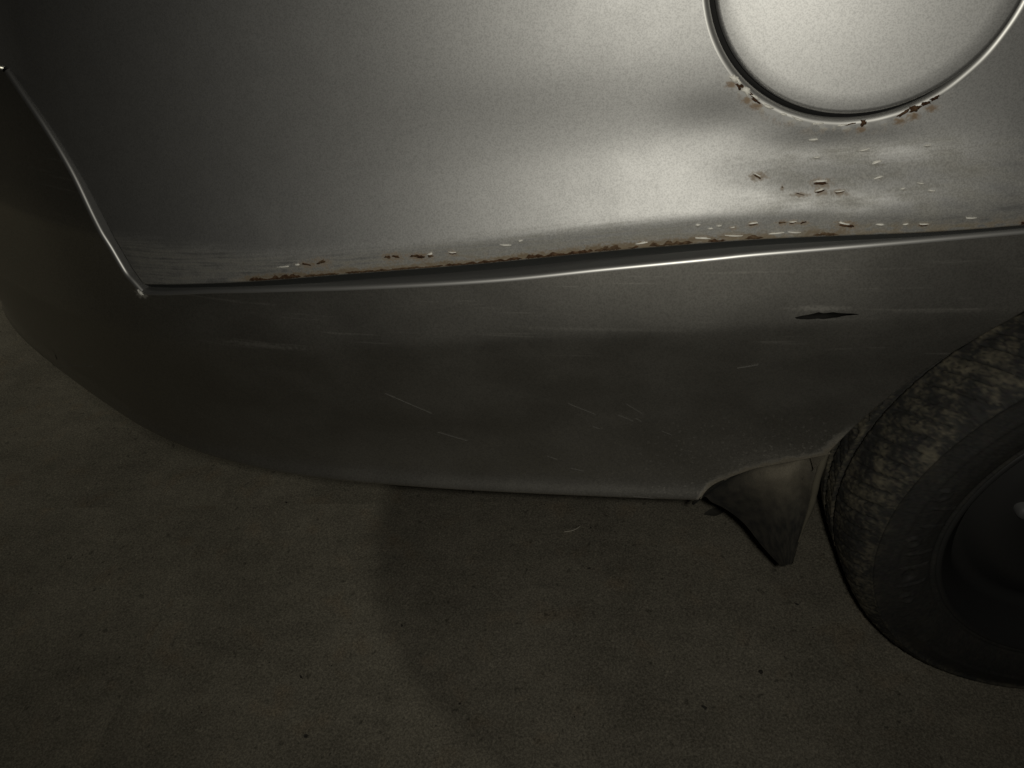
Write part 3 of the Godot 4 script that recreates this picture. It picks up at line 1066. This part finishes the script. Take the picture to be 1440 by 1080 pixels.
func chips(panel: Node) -> void:
	var mm := 0.001
	pale = plain(Color(0.84, 0.82, 0.75), 0.5)
	var nt := NoiseTexture2D.new()
	nt.width = 256
	nt.height = 256
	nt.noise = noise(0.035, 81, 4)
	nt.seamless = true
	var ramp := Gradient.new()
	ramp.colors = PackedColorArray([Color(0.45, 0.40, 0.38), Color(1.0, 1.0, 1.0)])
	nt.color_ramp = ramp
	for c in [Color(0.115, 0.066, 0.038), Color(0.16, 0.100, 0.058), Color(0.21, 0.150, 0.092)]:
		var m := plain(c, 0.95)
		m.metallic_specular = 0.2
		m.albedo_texture = nt
		m.uv1_triplanar = true
		m.uv1_scale = Vector3(22, 22, 22)
		rust.append(m)
	for c in CHIPS:
		chip(panel, c[0], c[1], c[2], c[3], c[4], c[5])
	# along the lower edge
	for e in RUSTY:
		rust_strip(panel, e[0], e[1], e[2] * mm)
	for e in [[0.095, 12, 1.6], [0.118, 14, 1.8], [0.05, 9, 1.6], [0.147, 12, 1.4], [0.160, 8, 1.2]]:
		var v := lerp_table(EDGE_U, EDGE_V, e[0]) + 0.003
		chip(panel, e[0], v, e[1], e[2], 0.1, "white")
	# round the filler opening
	for e in [[-69.0, 9, 4.2], [-65.0, 11, 5.2], [-61.0, 9, 4.4], [-57.5, 6, 3.0], [-83.5, 4.0, 7.0], [-88.0, 8, 1.8], [-134.0, 9, 3.4], [-128.5, 8, 3.0]]:
		var a := deg_to_rad(e[0])
		var q := DOOR + Vector2(cos(a) * (DOOR_R.x - 0.0008), sin(a) * (DOOR_R.y - 0.0008))
		chip(panel, q.x, q.y, e[1], e[2], a + PI / 2, "rust")
	for e in [[-139.0, 9, 6.0, "white"], [-136.0, 8, 6.5, "both"], [-132.0, 12, 5.5, "white"], [-127.0, 10, 4.4, "both"], [-121.0, 10, 3.0, "white"], [-114.0, 8, 2.4, "white"], [-108.0, 9, 2.0, "white"], [-100.0, 8, 1.6, "white"], [-91.0, 9, 1.5, "white"]]:
		var a := deg_to_rad(e[0])
		var q := DOOR + Vector2(cos(a) * (DOOR_R.x - 0.0004), sin(a) * (DOOR_R.y - 0.0004))
		chip(panel, q.x, q.y, e[1], e[2], a + PI / 2, e[3])


func scratches(bumper: Node) -> void:
	var m := plain(Color(0.14, 0.137, 0.125), 0.6)
	for s in [
		[-0.1791, 0.5204, -0.1387, 0.4968, 0.45], [-0.1375, 0.4715, -0.1094, 0.4612, 0.45], [-0.0343, 0.4440, -0.0242, 0.4394, 0.5], [-0.0123, 0.4274, 0.0008, 0.4238, 0.5],
		[-0.0106, 0.5155, 0.0134, 0.5027, 0.3], [0.0400, 0.5171, 0.0558, 0.5041, 0.25], [0.0723, 0.4833, 0.0821, 0.4779, 0.35], [0.1299, 0.5605, 0.1465, 0.5645, 0.3],
		[0.0481, 0.3956, 0.0689, 0.3943, 0.5], [-0.7540, 0.3964, -0.5711, 0.4695, 0.25], [0.033, 0.503, 0.047, 0.495, 0.25], [0.049, 0.499, 0.055, 0.494, 0.35], [0.0105, 0.487, 0.0165, 0.484, 0.35]]:
		var a := Vector2(s[0], s[1])
		var b := Vector2(s[2], s[3])
		var side: Vector2 = (b - a).normalized().orthogonal() * 0.00022 * s[4]
		var st := start()
		var n := 10
		for i in n:
			var p := a.lerp(b, float(i) / n)
			var q := a.lerp(b, float(i + 1) / n)
			var wp := sin(PI * clampf((i + 0.3) / n, 0.05, 1.0))
			var wq := sin(PI * clampf((i + 1.3) / n, 0.0, 0.95))
			var c := [p - side * wp, q - side * wq, q + side * wq, p + side * wp]
			var w := []
			for e in c:
				w.append(place(e.x, e.y, bumper_out(e.x, e.y) + 0.0003))
			var m1 := place(p.x, p.y, bumper_out(p.x, p.y) + 0.0006)
			var m2 := place(q.x, q.y, bumper_out(q.x, q.y) + 0.0006)
			for t in [w[0], m2, w[1], w[0], m1, m2, m1, w[2], m2, m1, w[3], w[2]]:
				st.add_vertex(t)
		st.generate_normals()
		obj("scratch", st.commit(), m, bumper)


# ---------------------------------------------------------------- litter on the floor
func pebble(size: Vector3, sides := 9) -> ArrayMesh:
	var st := start()
	var rows := []
	for j in 4:
		var row := []
		for i in sides:
			var a := TAU * i / sides
			var r: float = [1.0, 0.95, 0.6, 0.02][j] * rng.randf_range(0.45, 1.2)
			row.append(Vector3(cos(a) * r * size.x * 0.5, [0.0, 0.45, 0.85, 1.0][j] * size.y, sin(a) * r * size.z * 0.5))
		rows.append(row)
	for j in 3:
		for i in sides:
			var k := (i + 1) % sides
			for t in [rows[j][i], rows[j][k], rows[j + 1][k], rows[j][i], rows[j + 1][k], rows[j + 1][i]]:
				st.add_vertex(t)
	st.generate_normals()
	return st.commit()


func build_litter() -> void:
	var brown := plain(Color(0.045, 0.040, 0.032), 0.9)
	var black := plain(Color(0.045, 0.041, 0.034), 0.9)
	# a curled scrap of leaf beside the mudflap
	var st := start()
	var n := 8
	for i in n:
		for e in [[i, 0, i + 1, 0, i + 1, 1, i, 1]]:
			var q := []
			for k in 4:
				var s: float = float(e[2 * k]) / n
				var side: float = -1.0 if e[2 * k + 1] == 0 else 1.0
				var wide := 0.0085 * sin(PI * clampf(s * 0.92 + 0.04, 0.0, 1.0))
				q.append([Vector3((s - 0.5) * 0.034, 0.0015 + 0.004 * s * s, 0.0), Vector3((s - 0.5) * 0.034, 0.004 + 0.004 * s * s, side * wide)])
			for k in [[0, 1]]:
				var m0: Vector3 = q[0][0]
				var m1: Vector3 = q[1][0]
				for t in [q[0][1], m1, q[1][1], q[0][1], m0, m1, m0, q[2][1], m1, m0, q[3][1], q[2][1]]:
					st.add_vertex(t)
	st.generate_normals()
	var leaf := obj("leaf_scrap", st.commit(), plain(Color(0.055, 0.052, 0.042), 0.8), self)
	leaf.position = Vector3(0.209, 0.001, -0.331)
	leaf.rotation.y = 0.15
	tag(leaf, "dark curled leaf scrap on the floor at the mudflap's left end", "leaf")
	# a pale bristle
	st = start()
	var prev := Vector3.ZERO
	for i in 9:
		var s := i / 8.0
		var p := Vector3((s - 0.5) * 0.028, 0.0012 + 0.0012 * sin(PI * s), 0.004 * sin(PI * s))
		if i > 0:
			for k in 5:
				var a0 := TAU * k / 5.0
				var a1 := TAU * (k + 1) / 5.0
				var o0 := Vector3(0, cos(a0), sin(a0)) * 0.0008
				var o1 := Vector3(0, cos(a1), sin(a1)) * 0.0008
				for t in [prev + o0, p + o1, p + o0, prev + o0, prev + o1, p + o1]:
					st.add_vertex(t)
		prev = p
	st.generate_normals()
	var straw := obj("pale_bristle", st.commit(), plain(Color(0.62, 0.58, 0.48), 0.7), self)
	straw.position = Vector3(-0.022, 0.0, -0.302)
	straw.rotation.y = 0.42
	tag(straw, "short pale curved bristle lying on the floor under the bumper", "bristle")
	# crumbs one can point to
	for c in [
		[0.003, -0.222, 0.0085, 0.0065, "black crumb below the pale bristle on the concrete floor"],
		[0.226, -0.047, 0.009, 0.010, "largest black crumb on the floor left of the tyre's foot"],
		[0.145, 0.004, 0.010, 0.010, "rough dark crumb near the bottom edge, below the mudflap tip"],
		[0.298, -0.155, 0.0075, 0.006, "small dark crumb on the floor nearest below the mudflap tip"],
		[-0.371, 0.049, 0.010, 0.009, "dark crumb at the bottom edge on the lighter left floor"],
		[-0.272, -0.119, 0.0075, 0.006, "tiny dark crumb in the lamp shadow just right of its edge"]]:
		var o := obj("floor_crumb", pebble(Vector3(c[2] * 0.85, 0.0025, c[3] * 0.6)), black, self)
		o.position = Vector3(c[0], -0.0003, c[1])
		o.rotation.y = rng.randf() * TAU
		tag(o, c[4], "crumb", "dark crumbs on the concrete floor")
	# grit nobody could count
	st = start()
	for i in 150:
		var big := rng.randf() < 0.06
		var d := rng.randf_range(0.004, 0.006) if big else rng.randf_range(0.0012, 0.0030)
		var m := pebble(Vector3(d, d * 0.5, d * rng.randf_range(0.5, 1.0)), 6)
		st.append_from(m, 0, Transform3D(Basis(Vector3.UP, rng.randf() * TAU), Vector3(rng.randf_range(-0.95, 0.75), -0.0002, rng.randf_range(-0.75, 0.2))))
	var grit := obj("grit", st.commit(), brown, self)
	tag(grit, "fine dark grit scattered over the concrete floor", "grit", "", "stuff")
